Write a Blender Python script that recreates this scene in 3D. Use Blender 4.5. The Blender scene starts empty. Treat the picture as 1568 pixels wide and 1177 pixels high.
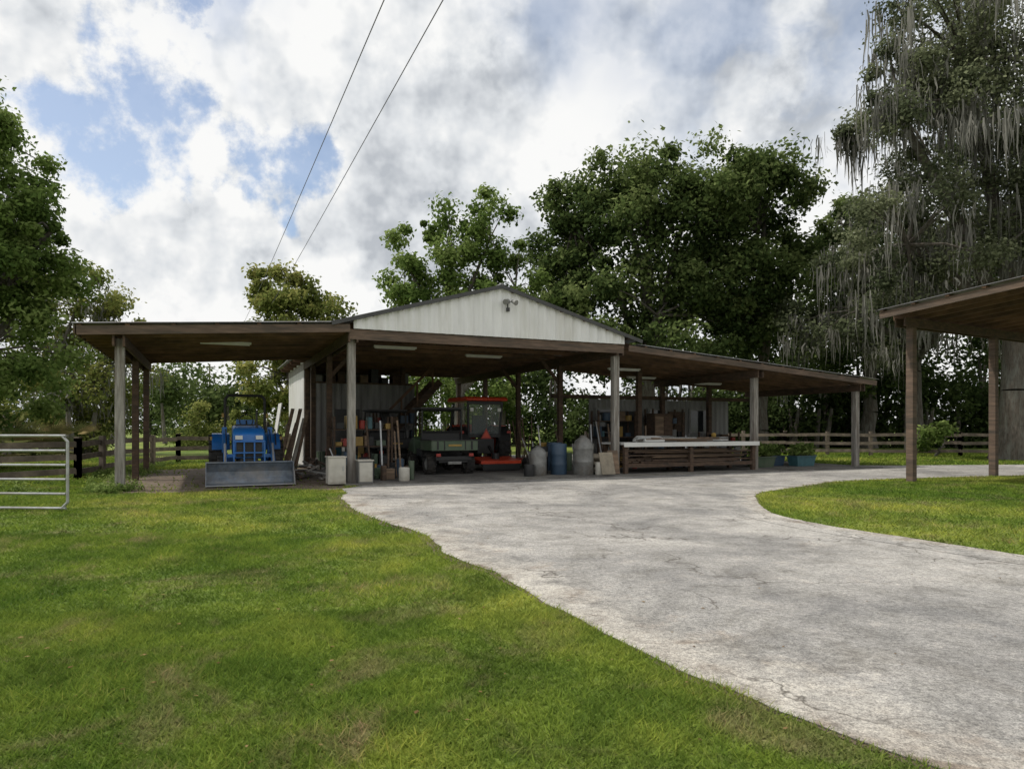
import bpy, math, random
import numpy as np
from mathutils import Vector, Matrix
R=random.Random(7); NR=np.random.default_rng(11)
sc=bpy.context.scene
rad=math.radians
# ---------------------------------------------------------------- materials
def newmat(name):
    m=bpy.data.materials.new(name); m.use_nodes=True
    nt=m.node_tree; b=nt.nodes.get('Principled BSDF'); return m,nt,b
def noise(nt,scale,detail=4,rough=.6,vec=None,dist=0):
    n=nt.nodes.new('ShaderNodeTexNoise'); n.inputs['Scale'].default_value=scale
    n.inputs['Detail'].default_value=detail; n.inputs['Roughness'].default_value=rough
    n.inputs['Distortion'].default_value=dist
    if vec is not None: nt.links.new(vec,n.inputs['Vector'])
    return n.outputs['Fac']
def ramp(nt,fac,stops):
    r=nt.nodes.new('ShaderNodeValToRGB'); e=r.color_ramp.elements
    while len(e)<len(stops): e.new(.5)
    for i,(p,c) in enumerate(stops):
        e[i].position=p; e[i].color=(c[0],c[1],c[2],1)
    nt.links.new(fac,r.inputs['Fac']); return r.outputs['Color']
def mixc(nt,fac,a,b,mode='MIX'):
    n=nt.nodes.new('ShaderNodeMix'); n.data_type='RGBA'; n.blend_type=mode
    for s,v in ((n.inputs[0],fac),(n.inputs[6],a),(n.inputs[7],b)):
        if hasattr(v,'links') or hasattr(v,'is_linked'): nt.links.new(v,s)
        elif isinstance(v,(int,float)): s.default_value=v
        else: s.default_value=(v[0],v[1],v[2],1)
    return n.outputs[2]
def coord(nt,scale=(1,1,1)):
    t=nt.nodes.new('ShaderNodeTexCoord'); mp=nt.nodes.new('ShaderNodeMapping')
    mp.inputs['Scale'].default_value=scale
    nt.links.new(t.outputs['Object'],mp.inputs['Vector']); return mp.outputs['Vector']
def bump(nt,b,h,strength=.3,dist=.02):
    n=nt.nodes.new('ShaderNodeBump'); n.inputs['Strength'].default_value=strength
    n.inputs['Distance'].default_value=dist
    nt.links.new(h,n.inputs['Height']); nt.links.new(n.outputs['Normal'],b.inputs['Normal'])
def simple(name,col,rough=.6,var=.25,scale=6,metal=0,bmp=.15,stretch=(1,1,1),dirt=None):
    m,nt,b=newmat(name); v=coord(nt,stretch)
    f=noise(nt,scale,3,.65,v)
    c=ramp(nt,f,[(.3,[x*(1-var) for x in col]),(.7,[min(1,x*(1+var)) for x in col])])
    if dirt:
        f2=noise(nt,scale*.35,4,.7,v)
        d=ramp(nt,f2,[(.45,(0,0,0)),(.7,(1,1,1))])
        c=mixc(nt,d,c,dirt)
    nt.links.new(c,b.inputs['Base Color']); b.inputs['Roughness'].default_value=rough
    b.inputs['Metallic'].default_value=metal
    if bmp: bump(nt,b,noise(nt,scale*5,2,.6,v),bmp,.01)
    return m
M={}
M['post']=simple('weathered_post',(.26,.245,.22),.85,.35,3,stretch=(8,8,.7),bmp=.5,dirt=(.11,.085,.065))
M['wood']=simple('brown_lumber',(.085,.053,.034),.85,.4,3,stretch=(2,2,6),bmp=.3,dirt=(.04,.029,.022))
M['fascia']=simple('weathered_fascia',(.12,.082,.058),.85,.4,2,stretch=(1,1,8),bmp=.3,dirt=(.055,.045,.035))
M['rafter']=simple('rafter_lumber',(.15,.086,.05),.85,.45,1.5,bmp=.3,dirt=(.05,.034,.024))
M['dwood']=simple('fence_boards',(.17,.135,.105),.9,.4,4,bmp=.3,dirt=(.085,.07,.055))
M['lum']=simple('stacked_lumber',(.19,.13,.085),.85,.4,4,stretch=(.6,5,5),bmp=.3,dirt=(.08,.06,.045))
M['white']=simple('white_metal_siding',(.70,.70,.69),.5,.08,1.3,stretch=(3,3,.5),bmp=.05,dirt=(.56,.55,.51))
M['whiteshaded']=simple('shaded_dirty_siding',(.19,.19,.185),.6,.25,1.3,stretch=(3,3,.5),bmp=.05,dirt=(.10,.095,.085))  # white siding with the barn's interior shade put into its colour, plus dirt mottling
M['roofm']=simple('galvanised_roof',(.21,.215,.215),.5,.25,2,metal=.3,bmp=.1,dirt=(.11,.09,.07))
M['trim']=simple('dark_trim',(.05,.05,.05),.6,.2,3)
M['black']=simple('black_plastic',(.015,.015,.015),.55,.3,8)
M['rubber']=simple('tyre_rubber',(.02,.019,.018),.85,.4,7,dirt=(.05,.043,.035))
M['blue']=simple('blue_paint',(.012,.13,.44),.35,.15,3,bmp=.03,dirt=(.03,.13,.32))
M['bluew']=simple('worn_blue_steel',(.15,.18,.22),.5,.35,5,metal=.2,bmp=.1,dirt=(.25,.24,.23))
M['orange']=simple('orange_paint',(.50,.05,.015),.4,.15,4,bmp=.03)
M['green']=simple('olive_green_plastic',(.055,.09,.05),.5,.2,4,bmp=.05,dirt=(.09,.11,.075))
M['steel']=simple('galvanised_steel',(.40,.41,.42),.4,.2,5,metal=.6,bmp=.05,dirt=(.3,.28,.25))
M['dullsteel']=simple('weathered_can_metal',(.19,.19,.18),.55,.3,5,metal=.3,bmp=.05,dirt=(.12,.10,.08))
M['wire']=simple('grey_cable',(.12,.12,.13),.6,.1,5,bmp=0)
M['grey']=simple('grey_plastic',(.20,.20,.19),.6,.2,4)
M['cream']=simple('cream_paint',(.50,.48,.42),.5,.12,3,dirt=(.3,.27,.21))
M['bluebar']=simple('blue_drum_plastic',(.035,.065,.105),.5,.2,4)
M['teal']=simple('teal_plastic',(.05,.13,.15),.5,.2,4)
M['red']=simple('red_plastic',(.28,.03,.02),.5,.2,4)
M['yellow']=simple('yellow_plastic',(.30,.19,.04),.5,.2,4)
M['sack']=simple('tan_sack',(.26,.225,.17),.9,.25,5,bmp=.4)
M['lampw']=simple('white_enamel',(.62,.62,.6),.4,.05,3)
M['bark']=simple('oak_bark',(.085,.072,.058),.95,.45,5,stretch=(3,3,.6),bmp=.8,dirt=(.15,.15,.13))
M['soil']=simple('potting_soil',(.04,.03,.02),.95,.4,9,bmp=.6)
def glass():
    m,nt,b=newmat('dark_glass'); b.inputs['Roughness'].default_value=.12; v=coord(nt)
    c=ramp(nt,noise(nt,4,3,.5,v),[(.3,(.012,.014,.016)),(.7,(.03,.033,.036))]); nt.links.new(c,b.inputs['Base Color']); return m
M['glass']=glass()
def clearglass():
    m,nt,b=newmat('cab_glass'); b.inputs['Base Color'].default_value=(.35,.4,.39,1)
    b.inputs['Roughness'].default_value=.05; b.inputs['Alpha'].default_value=.3; return m
M['cglass']=clearglass()
def concrete(name,base,dark,tone,edge=False):
    m,nt,b=newmat(name); v=coord(nt)
    big=noise(nt,.33,5,.68,v,.6); mid=noise(nt,2.0,5,.75,v,.3); fine=noise(nt,30,3,.85,v); grit=noise(nt,110,2,.8,v)
    c=ramp(nt,big,[(.36,dark),(.5,base),(.62,tone)])
    c=mixc(nt,1,c,ramp(nt,mid,[(.3,(.62,.61,.59)),(.45,(.89,.89,.88)),(.55,(1.02,1.02,1.02)),(.68,(1.24,1.21,1.17))]),'MULTIPLY')
    st=ramp(nt,noise(nt,.75,4,.7,v,1.2),[(.56,(1,1,1)),(.74,(.60,.58,.55))])
    c=mixc(nt,1,c,st,'MULTIPLY')
    if edge:
        a=nt.nodes.new('ShaderNodeAttribute'); a.attribute_name='edge'
        ad=nt.nodes.new('ShaderNodeMath'); ad.operation='ADD'; nt.links.new(a.outputs['Fac'],ad.inputs[0]); nt.links.new(mid,ad.inputs[1])
        mm=nt.nodes.new('ShaderNodeMath'); mm.operation='MULTIPLY'; mm.use_clamp=True; nt.links.new(a.outputs['Fac'],mm.inputs[0]); mm.inputs[1].default_value=5
        k=ramp(nt,ad.outputs[0],[(.70,(0,0,0)),(.96,(.85,.85,.85))]); k=mixc(nt,1,k,mm.outputs[0],'MULTIPLY')
        ec=ramp(nt,noise(nt,1.3,4,.75,v,.5),[(.36,(.19,.15,.115)),(.46,(.35,.32,.28)),(.62,(.50,.47,.42))])
        c=mixc(nt,k,c,ec)
    c=mixc(nt,.9,c,ramp(nt,fine,[(.3,(.5,.5,.5)),(.5,(1,1,1)),(.72,(1.45,1.45,1.42))]),'MULTIPLY')
    c=mixc(nt,.9,c,ramp(nt,grit,[(.3,(.4,.4,.4)),(.5,(1,1,1)),(.75,(1.5,1.5,1.45))]),'MULTIPLY')
    vo=nt.nodes.new('ShaderNodeTexVoronoi'); vo.feature='DISTANCE_TO_EDGE'; vo.inputs['Scale'].default_value=.42
    wv=nt.nodes.new('ShaderNodeTexNoise'); wv.inputs['Scale'].default_value=2.2; wv.inputs['Detail'].default_value=5; nt.links.new(v,wv.inputs['Vector'])
    va=nt.nodes.new('ShaderNodeVectorMath'); va.operation='MULTIPLY_ADD'; nt.links.new(wv.outputs['Color'],va.inputs[0]); va.inputs[1].default_value=(.9,.9,.9); nt.links.new(v,va.inputs[2])
    nt.links.new(va.outputs[0],vo.inputs['Vector'])
    cr=ramp(nt,vo.outputs['Distance'],[(.0,(1,1,1)),(.008,(0,0,0))])
    gate=ramp(nt,noise(nt,.6,2,.5,v),[(.42,(0,0,0)),(.52,(.9,.9,.9))])
    cr=mixc(nt,1,cr,gate,'MULTIPLY')
    c=mixc(nt,cr,c,(.08,.07,.058))
    nt.links.new(c,b.inputs['Base Color']); b.inputs['Roughness'].default_value=.92
    b.inputs['Specular IOR Level'].default_value=.3
    bump(nt,b,fine,.9,.014); return m
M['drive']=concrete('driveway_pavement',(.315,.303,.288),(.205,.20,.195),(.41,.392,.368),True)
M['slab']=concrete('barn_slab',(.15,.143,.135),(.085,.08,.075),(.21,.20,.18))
M['dirt']=simple('dirt',(.11,.08,.056),.95,.5,4,bmp=.8,dirt=(.18,.145,.105))
def grassmat(name,blade):
    m,nt,b=newmat(name); v=coord(nt)
    big=noise(nt,.25,4,.6,v,.5); mid=noise(nt,1.4,4,.7,v,.4)
    c=ramp(nt,big,[(.35,(.095,.165,.028)),(.5,(.15,.22,.04)),(.63,(.24,.285,.062))])
    c2=ramp(nt,mid,[(.28,(.50,.54,.52)),(.45,(.9,.92,.9)),(.66,(1.45,1.3,1.2))])
    c=mixc(nt,1,c,c2,'MULTIPLY')
    dry=ramp(nt,noise(nt,1.0,5,.78,v,.9),[(.52,(0,0,0)),(.68,(.75,.75,.75))])
    c=mixc(nt,dry,c,(.27,.23,.13))
    if blade:
        a=nt.nodes.new('ShaderNodeAttribute'); a.attribute_name='tint'
        c=mixc(nt,1,c,ramp(nt,a.outputs['Fac'],[(0,(.55,.6,.55)),(.6,(1.15,1.15,1.1)),(.88,(1.5,1.35,1.3)),(1,(1.9,1.4,1.8))]),'MULTIPLY')
        d=nt.nodes.new('ShaderNodeBsdfDiffuse'); nt.links.new(c,d.inputs['Color'])
        t=nt.nodes.new('ShaderNodeBsdfTranslucent'); nt.links.new(c,t.inputs['Color'])
        mx=nt.nodes.new('ShaderNodeMixShader'); mx.inputs[0].default_value=.4
        nt.links.new(d.outputs[0],mx.inputs[1]); nt.links.new(t.outputs[0],mx.inputs[2])
        nt.links.new(mx.outputs[0],nt.nodes['Material Output'].inputs['Surface']); nt.nodes.remove(b)
    else:
        fine=noise(nt,30,3,.8,v)
        c=mixc(nt,.9,c,ramp(nt,fine,[(.3,(.4,.38,.33)),(.5,(.8,.78,.72)),(.72,(1.2,1.15,1.0))]),'MULTIPLY')
        b.inputs['Roughness'].default_value=.9; bump(nt,b,fine,.8,.03)
        b.inputs['Specular IOR Level'].default_value=.2
        nt.links.new(c,b.inputs['Base Color'])
    return m
M['ground']=grassmat('lawn_ground',False); M['blade']=grassmat('grass_blades',True)
def leafmat(name,dark,mid,light,trans=.38):
    m,nt,b=newmat(name); a=nt.nodes.new('ShaderNodeAttribute'); a.attribute_name='tint'
    c=ramp(nt,a.outputs['Fac'],[(0,dark),(.5,mid),(1,light)])
    d=nt.nodes.new('ShaderNodeBsdfDiffuse'); nt.links.new(c,d.inputs['Color'])
    t=nt.nodes.new('ShaderNodeBsdfTranslucent'); nt.links.new(c,t.inputs['Color'])
    mx=nt.nodes.new('ShaderNodeMixShader'); mx.inputs[0].default_value=trans
    nt.links.new(d.outputs[0],mx.inputs[1]); nt.links.new(t.outputs[0],mx.inputs[2])
    nt.links.new(mx.outputs[0],nt.nodes['Material Output'].inputs['Surface']); nt.nodes.remove(b); return m
M['oak']=leafmat('oak_leaves',(.038,.062,.022),(.10,.14,.044),(.26,.31,.12))
M['lightleaf']=leafmat('light_leaves',(.07,.115,.03),(.16,.23,.06),(.30,.37,.13),.45)
M['yleaf']=leafmat('yellow_green_leaves',(.09,.12,.03),(.20,.23,.065),(.38,.36,.12),.45)
M['mossoak']=leafmat('moss_oak_leaves',(.06,.075,.042),(.13,.15,.083),(.25,.27,.16))
M['moss']=leafmat('spanish_moss',(.13,.13,.115),(.22,.215,.19),(.33,.32,.29),.4)
M['far']=leafmat('distant_foliage',(.035,.055,.02),(.08,.115,.038),(.15,.19,.07))
M['dry']=leafmat('dry_leaves',(.08,.05,.025),(.17,.11,.05),(.28,.2,.1),.1)
M['palm']=leafmat('palmetto_fronds',(.10,.12,.05),(.20,.21,.08),(.32,.24,.12))
# ---------------------------------------------------------------- mesh builder
class MB:
    def __init__(s): s.v=[];s.f=[];s.m=[];s.mats=[]
    def mi(s,m):
        if m not in s.mats: s.mats.append(m)
        return s.mats.index(m)
    def add(s,vs,fs,m):
        o=len(s.v); s.v+= [tuple(x) for x in vs]; k=s.mi(m)
        for f in fs: s.f.append(tuple(i+o for i in f)); s.m.append(k)
    def hexa(s,p,m): s.add(p,[(0,3,2,1),(4,5,6,7),(0,1,5,4),(1,2,6,5),(2,3,7,6),(3,0,4,7)],m)
    def box(s,c,d,m,rot=None):
        p=[Vector((x*d[0]/2,y*d[1]/2,z*d[2]/2)) for z in(-1,1) for x,y in((-1,-1),(1,-1),(1,1),(-1,1))]
        if rot: 
            e=Matrix.Rotation(rot[2],3,'Z')@Matrix.Rotation(rot[1],3,'Y')@Matrix.Rotation(rot[0],3,'X'); p=[e@q for q in p]
        s.hexa([q+Vector(c) for q in p],m)
    def bb(s,x0,x1,y0,y1,z0,z1,m): s.box(((x0+x1)/2,(y0+y1)/2,(z0+z1)/2),(x1-x0,y1-y0,z1-z0),m)
    def beam(s,a,b,w,h,m):
        a=Vector(a);b=Vector(b);d=(b-a).normalized(); up=Vector((0,0,1))
        if abs(d.z)>.98: up=Vector((0,1,0))
        x=d.cross(up).normalized(); y=x.cross(d)
        s.hexa([a-x*w/2-y*h/2,a+x*w/2-y*h/2,b+x*w/2-y*h/2,b-x*w/2-y*h/2,a-x*w/2+y*h/2,a+x*w/2+y*h/2,b+x*w/2+y*h/2,b-x*w/2+y*h/2],m)
    def cyl(s,a,b,r1,r2,m,n=12,caps=True):
        a=Vector(a);b=Vector(b);d=(b-a).normalized(); up=Vector((0,0,1)) if abs(d.z)<.95 else Vector((1,0,0))
        x=d.cross(up).normalized(); y=x.cross(d); vs=[]
        for p,r in((a,r1),(b,r2)):
            for i in range(n):
                t=2*math.pi*i/n; vs.append(p+x*r*math.cos(t)+y*r*math.sin(t))
        fs=[(i,(i+1)%n,n+(i+1)%n,n+i) for i in range(n)]
        if caps: fs+=[tuple(range(n))[::-1],tuple(range(n,2*n))]
        s.add(vs,fs,m)
    def tube(s,pts,r,m,n=8):
        for a,b in zip(pts[:-1],pts[1:]): s.cyl(a,b,r,r,m,n)
        for p in pts[1:-1]: s.ball(p,(r,r,r),m,8,5)
    def ball(s,c,r,m,n=12,k=8):
        vs=[];fs=[]
        for j in range(k+1):
            p=math.pi*j/k
            for i in range(n):
                t=2*math.pi*i/n; vs.append((c[0]+r[0]*math.sin(p)*math.cos(t),c[1]+r[1]*math.sin(p)*math.sin(t),c[2]+r[2]*math.cos(p)))
        for j in range(k):
            for i in range(n): fs.append((j*n+i,(j+1)*n+i,(j+1)*n+(i+1)%n,j*n+(i+1)%n))
        s.add(vs,fs,m)
    def lathe(s,c,axis,prof,m,n=28):
        A={'x':Vector((1,0,0)),'y':Vector((0,1,0)),'z':Vector((0,0,1))}[axis]
        X={'x':Vector((0,1,0)),'y':Vector((0,0,1)),'z':Vector((1,0,0))}[axis]; Y=A.cross(X); c=Vector(c); vs=[];fs=[]
        for a,r in prof:
            for i in range(n):
                t=2*math.pi*i/n; vs.append(c+A*a+X*r*math.cos(t)+Y*r*math.sin(t))
        for j in range(len(prof)-1):
            for i in range(n): fs.append((j*n+i,j*n+(i+1)%n,(j+1)*n+(i+1)%n,(j+1)*n+i))
        s.add(vs,fs,m)
    def prism(s,prof,x0,x1,m):
        n=len(prof); vs=[(x0,y,z) for y,z in prof]+[(x1,y,z) for y,z in prof]
        fs=[(i,(i+1)%n,n+(i+1)%n,n+i) for i in range(n)]+[tuple(range(n))[::-1],tuple(range(n,2*n))]
        s.add(vs,fs,m)
    def wheel(s,c,r,w,tm,rm,lug=True,nl=18):
        h=w/2
        s.lathe(c,'x',[(-h*.8,r*.55),(-h,r*.72),(-h,r*.88),(-h*.7,r*.97),(0,r),(h*.7,r*.97),(h,r*.88),(h,r*.72),(h*.8,r*.55)],tm)
        s.lathe(c,'x',[(-h*.75,r*.56),(-h*.55,r*.5),(-h*.35,r*.2),(-h*.5,.001)],rm,20)
        s.lathe(c,'x',[(h*.75,r*.56),(h*.55,r*.5),(h*.35,r*.2),(h*.5,.001)],rm,20)
        if lug:
            for i in range(nl):
                t=2*math.pi*i/nl
                for sd in(-1,1):
                    tt=t+(.5*2*math.pi/nl if sd>0 else 0)
                    y=math.cos(tt)*r; z=math.sin(tt)*r
                    s.box((c[0]+sd*h*.5,c[1]+y,c[2]+z),(w*.52,r*.09,r*.09),tm,(tt,0,sd*.0))
    def obj(s,name,parent=None,bevel=0,smooth=False):
        me=bpy.data.meshes.new(name); me.from_pydata(s.v,[],s.f); me.update()
        for m in s.mats: me.materials.append(M[m])
        me.polygons.foreach_set('material_index',s.m)
        o=bpy.data.objects.new(name,me); sc.collection.objects.link(o)
        if parent: o.parent=parent
        if smooth:
            me.shade_smooth()
            try: me.set_sharp_from_angle(angle=rad(40))
            except Exception: pass
        if bevel:
            b=o.modifiers.new('bevel','BEVEL'); b.width=bevel; b.segments=2; b.limit_method='ANGLE'
        return o
def empty(name,loc=(0,0,0),rz=0):
    e=bpy.data.objects.new(name,None); e.location=loc; e.rotation_euler=(0,0,rz); sc.collection.objects.link(e); return e
def npmesh(name,V,k,mat,tint=None,parent=None):
    V=np.asarray(V,dtype=np.float32).reshape(-1,3); n=len(V)//k
    me=bpy.data.meshes.new(name); me.vertices.add(n*k); me.vertices.foreach_set('co',V.ravel())
    me.loops.add(n*k); me.loops.foreach_set('vertex_index',np.arange(n*k,dtype=np.int32))
    me.polygons.add(n); me.polygons.foreach_set('loop_start',np.arange(n,dtype=np.int32)*k)
    me.update(calc_edges=True)
    if tint is not None:
        a=me.attributes.new('tint','FLOAT','POINT'); a.data.foreach_set('value',np.repeat(tint,k).astype(np.float32))
    me.materials.append(M[mat]); o=bpy.data.objects.new(name,me); sc.collection.objects.link(o)
    if parent: o.parent=parent
    return o
# ---------------------------------------------------------------- outlines
def smooth_line(pts,step=.25,jit=.0,rng=R):
    out=[]; n=len(pts)
    for i in range(n-1):
        p0=pts[max(i-1,0)];p1=pts[i];p2=pts[i+1];p3=pts[min(i+2,n-1)]
        L=math.dist(p1,p2); k=max(1,int(L/step))
        for j in range(k):
            t=j/k; q=[]
            for a in(0,1): q.append(.5*((2*p1[a])+(-p0[a]+p2[a])*t+(2*p0[a]-5*p1[a]+4*p2[a]-p3[a])*t*t+(-p0[a]+3*p1[a]-3*p2[a]+p3[a])*t**3))
            out.append((q[0]+rng.uniform(-jit,jit),q[1]+rng.uniform(-jit,jit)))
    out.append(pts[-1]); return out
left_edge=smooth_line([(-3.55,14.6),(-3.3,13.3),(-2.32,10.84),(-1.26,9.14),(-.675,7.5),(-.15,6.5),(.336,5.32),(.704,4.43),(.993,3.9),(1.34,3.363),(1.55,3.016),(1.8,2.7),(2.4,2.1),(3.6,.8),(5,-2),(6,-8)],.12,.012)
left_edge=[(x+.02*math.sin(y*3.1)+.014*math.sin(y*8.7+1),y) for x,y in left_edge]
isl=smooth_line([(40,27.5),(24,23.2),(15.03,20.04),(11.35,19.0),(8.6,17.8),(6.94,16.26),(5.3,14.6),(4.72,13.1),(4.26,11.25),(4.45,9.9),(4.75,9.2),(5.2,8.3),(5.75,7.2),(6.6,6.3),(8.5,5.2),(13,3.5),(24,1)],.15,.02)
drive=[(-3.9,15.6),(-3.0,18.5),(13,25.5),(14.2,25.3),(24,26.6),(40,30.5)]+isl+[(24,-8)]+left_edge[::-1]
def inpoly(P,poly):
    x=P[:,0];y=P[:,1]; r=np.zeros(len(P),bool); n=len(poly)
    for i in range(n):
        x1,y1=poly[i];x2,y2=poly[(i+1)%n]
        if y1==y2: continue
        c=((y1>y)!=(y2>y))&(x<(x2-x1)*(y-y1)/(y2-y1)+x1); r^=c
    return r
def sheet(name,poly,z,mat,parent=None):
    import bmesh
    bm=bmesh.new(); vs=[bm.verts.new((p[0],p[1],z)) for p in poly]; f=bm.faces.new(vs)
    bmesh.ops.triangulate(bm,faces=[f]); bm.normal_update()
    for f in bm.faces:
        if f.normal.z<0: f.normal_flip()
    me=bpy.data.meshes.new(name); bm.to_mesh(me); bm.free(); me.materials.append(M[mat])
    o=bpy.data.objects.new(name,me); sc.collection.objects.link(o); return o
sheet('ground',[(-900,-60),(900,-60),(900,1500),(-900,1500)],0,'ground')
def lnorm(line,i,s=2):
    q=line[min(i+s,len(line)-1)];o=line[max(i-s,0)]; d=Vector((q[0]-o[0],q[1]-o[1])).normalized(); return Vector((-d.y,d.x))
def strip(name,line,w0,w1,z,mat,seed):
    rg=random.Random(seed); L=[];Rr=[]; fa=fb=1
    for i,p in enumerate(line):
        n=lnorm(line,i,8)
        fa=max(.15,min(1.8,fa+rg.uniform(-.2,.2))); fb=max(.1,min(1.6,fb+rg.uniform(-.18,.18)))
        L.append((p[0]+n.x*w0*fa,p[1]+n.y*w0*fa)); Rr.append((p[0]-n.x*w1*fb,p[1]-n.y*w1*fb))
    m=MB(); n=len(line); m.add([(x,y,z) for x,y in L]+[(x,y,z) for x,y in Rr],[(i,n+i,n+i+1,i+1) for i in range(n-1)],mat); return m.obj(name)
strip('dirt_edge',left_edge,.14,.10,.004,'dirt',3)
strip('dirt_edge',isl,.1,.07,.004,'dirt',5)
sheet('driveway',drive,.008,'drive')
def wornedge(name,line,side,width):
    ts=[0,.2,.45,.75,1]; V=[];E=[];F=[]; n=len(line)
    for i,p in enumerate(line):
        nn=lnorm(line,i,12)*side
        for t in ts: V.append((p[0]+nn.x*width*t,p[1]+nn.y*width*t,.012)); E.append((1-t)*.5)
    k=len(ts)
    for i in range(n-1):
        for j in range(k-1):
            f=(i*k+j,i*k+j+1,(i+1)*k+j+1,(i+1)*k+j); F.append(f if side>0 else f[::-1])
    me=bpy.data.meshes.new(name); me.from_pydata(V,[],F); me.update()
    for p in me.polygons:
        if p.normal.z<0: p.flip()
    a=me.attributes.new('edge','FLOAT','POINT'); a.data.foreach_set('value',E); me.materials.append(M['drive'])
    o=bpy.data.objects.new(name,me); sc.collection.objects.link(o)
wornedge('driveway_worn_edge',left_edge[4:-30],1,1.15)
wornedge('driveway_worn_edge',isl[40:-60],-1,.6)
# ---------------------------------------------------------------- barn
BA=rad(23.8); cu,su=math.cos(BA),math.sin(BA)
def W(s,v,z=0): return (-4.05+cu*s-su*v,17.2+su*s+cu*v,z)
barn=empty('pole_barn',W(0,0),BA)
zL=lambda s:3.98+(s+.5)*.0667
zR=lambda s:3.85-(s-8.4)*.072
zG=lambda s:5.23-abs(s-3.95)*.28
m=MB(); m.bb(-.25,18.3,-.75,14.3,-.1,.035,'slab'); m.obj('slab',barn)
def dirtpoly():
    pts=[]; 
    for s,v in [(-5.4,-.3),(-4,-.9),(-2.2,-.8),(-.3,-1.1),(-.3,9),(-2,9.5),(-4.5,8),(-5.8,7),(-5.8,3)]:
        x,y,_=W(s,v); pts.append((x,y))
    pts.append(pts[0]); return smooth_line(pts,.3,.14)[:-1]
dp=dirtpoly(); sheet('dirt_floor',dp,.004,'dirt')
dp2=smooth_line([(11.3,13.2),(13,12.6),(16,12.8),(18.5,14.5),(18.5,18),(15.5,18.4),(13.2,17.3),(11.6,15.4),(11.3,13.2)],.3,.15)[:-1]; sheet('bare_soil',dp2,.004,'dirt')
m=MB()
pg=.19
for s,v in [(-5.08,0),(0,0),(7.78,0),(13.15,0),(17.84,0)]:
    top=zL(s)-.3 if s<-1 else (3.75 if s<8 else zR(s)-.3)
    m.bb(s-pg/2,s+pg/2,v-pg/2,v+pg/2,0,top,'post')
m.obj('front_posts',barn,.008)
m=MB()
for s,vs in [(-5.08,(3.4,6.7)),(0,(3.5,7,8.65)),(7.78,(3.5,7,10.5,14)),(3.9,(14,)),(13.15,(5.0,)),(17.84,(5.0,)),(3.6,(8.65,)),(10.4,(2.6,)),(15.3,(4.8,))]:
    for v in vs:
        top=zL(s)-.3 if s<-1 else (3.75 if s<8 else zR(s)-.2)
        m.bb(s-.08,s+.08,v-.08,v+.08,0,top,'wood')
for s,v in [(7.78,3.5),(7.78,7),(0,3.5)]:
    m.beam((s,v,2.9),(s-.7 if s>1 else s+.7,v,3.7),.05,.12,'wood')
m.obj('posts',barn,.006)
def ribbed(mb,p00,p10,p01,p11,n,mat,amp=.022,thick=.012):
    p00,p10,p01,p11=map(Vector,(p00,p10,p01,p11)); top=[];k=n*4
    for i in range(k+1):
        t=i/k; h=amp if i%4 in(1,2) else 0
        a=p00.lerp(p01,t)+Vector((0,0,h)); b=p10.lerp(p11,t)+Vector((0,0,h)); top.append((a,b))
    vs=[]; 
    for a,b in top: vs+=[a,b,a-Vector((0,0,thick)),b-Vector((0,0,thick))]
    fs=[]
    for i in range(k):
        o=i*4;q=o+4; fs+=[(o,o+1,q+1,q),(o+2,q+2,q+3,o+3),(o,q,q+2,o+2),(o+1,o+3,q+3,q+1)]
    mb.add(vs,fs,mat)
m=MB()
ribbed(m,(-5.93,-.45,zL(-5.93)),(-.3,-.45,zL(-.3)),(-5.93,7.2,zL(-5.93)),(-.3,7.2,zL(-.3)),34,'roofm')
ribbed(m,(-.55,-.42,zG(-.55)+.02),(3.95,-.42,zG(3.95)+.02),(-.55,14.4,zG(-.55)+.02),(3.95,14.4,zG(3.95)+.02),60,'roofm')
ribbed(m,(8.45,-.42,zG(8.45)+.02),(3.95,-.42,zG(3.95)+.02),(8.45,14.4,zG(8.45)+.02),(3.95,14.4,zG(3.95)+.02),60,'roofm')
ribbed(m,(18.5,-.45,zR(18.5)),(8.3,-.45,zR(8.3)),(18.5,5.7,zR(18.5)),(8.3,5.7,zR(8.3)),28,'roofm')
m.cyl((3.95,-.45,zG(3.95)+.03),(3.95,14.4,zG(3.95)+.03),.05,.05,'roofm',8)
m.obj('roof',barn)
m=MB()
m.beam((-.55,-.44,zG(-.55)-.02),(3.95,-.44,zG(3.95)-.02),.03,.10,'trim')
m.beam((8.45,-.44,zG(8.45)-.02),(3.95,-.44,zG(3.95)-.02),.03,.10,'trim')
m.obj('rake_trim',barn)
m=MB(); s0,s1=.0,7.9; n=29; zb=3.86; 
cols=[]
k=n*4
for i in range(k+1):
    s=s0+(s1-s0)*i/k; v=-.33-(.03 if i%4 in(1,2) else 0); cols.append((s,v,zb,max(zb+.01,zG(s)-.02)))
vs=[];fs=[]
for s,v,a,b in cols: vs+=[(s,v,a),(s,v,b)]
for i in range(k): fs.append((2*i,2*i+2,2*i+3,2*i+1))
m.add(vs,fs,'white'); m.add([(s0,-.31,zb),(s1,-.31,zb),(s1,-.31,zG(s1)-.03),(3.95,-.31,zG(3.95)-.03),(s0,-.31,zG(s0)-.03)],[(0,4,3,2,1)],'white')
m.add([(s0,14.2,zb),(s1,14.2,zb),(s1,14.2,zG(s1)-.03),(3.95,14.2,zG(3.95)-.03),(s0,14.2,zG(s0)-.03)],[(0,1,2,3,4)],'whiteshaded')
m.obj('gable_siding',barn)
m=MB()
def fbeam(a,b,w=.05,h=.2,mat='rafter'): m.beam(a,b,w,h,mat)
for v in np.arange(-.38,7.15,.61):
    mat='fascia' if v<-.3 else 'rafter'
    fbeam((-5.85,v,zL(-5.85)-.15),(-.1,v,zL(-.1)-.15),.045,.19,mat)
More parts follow.
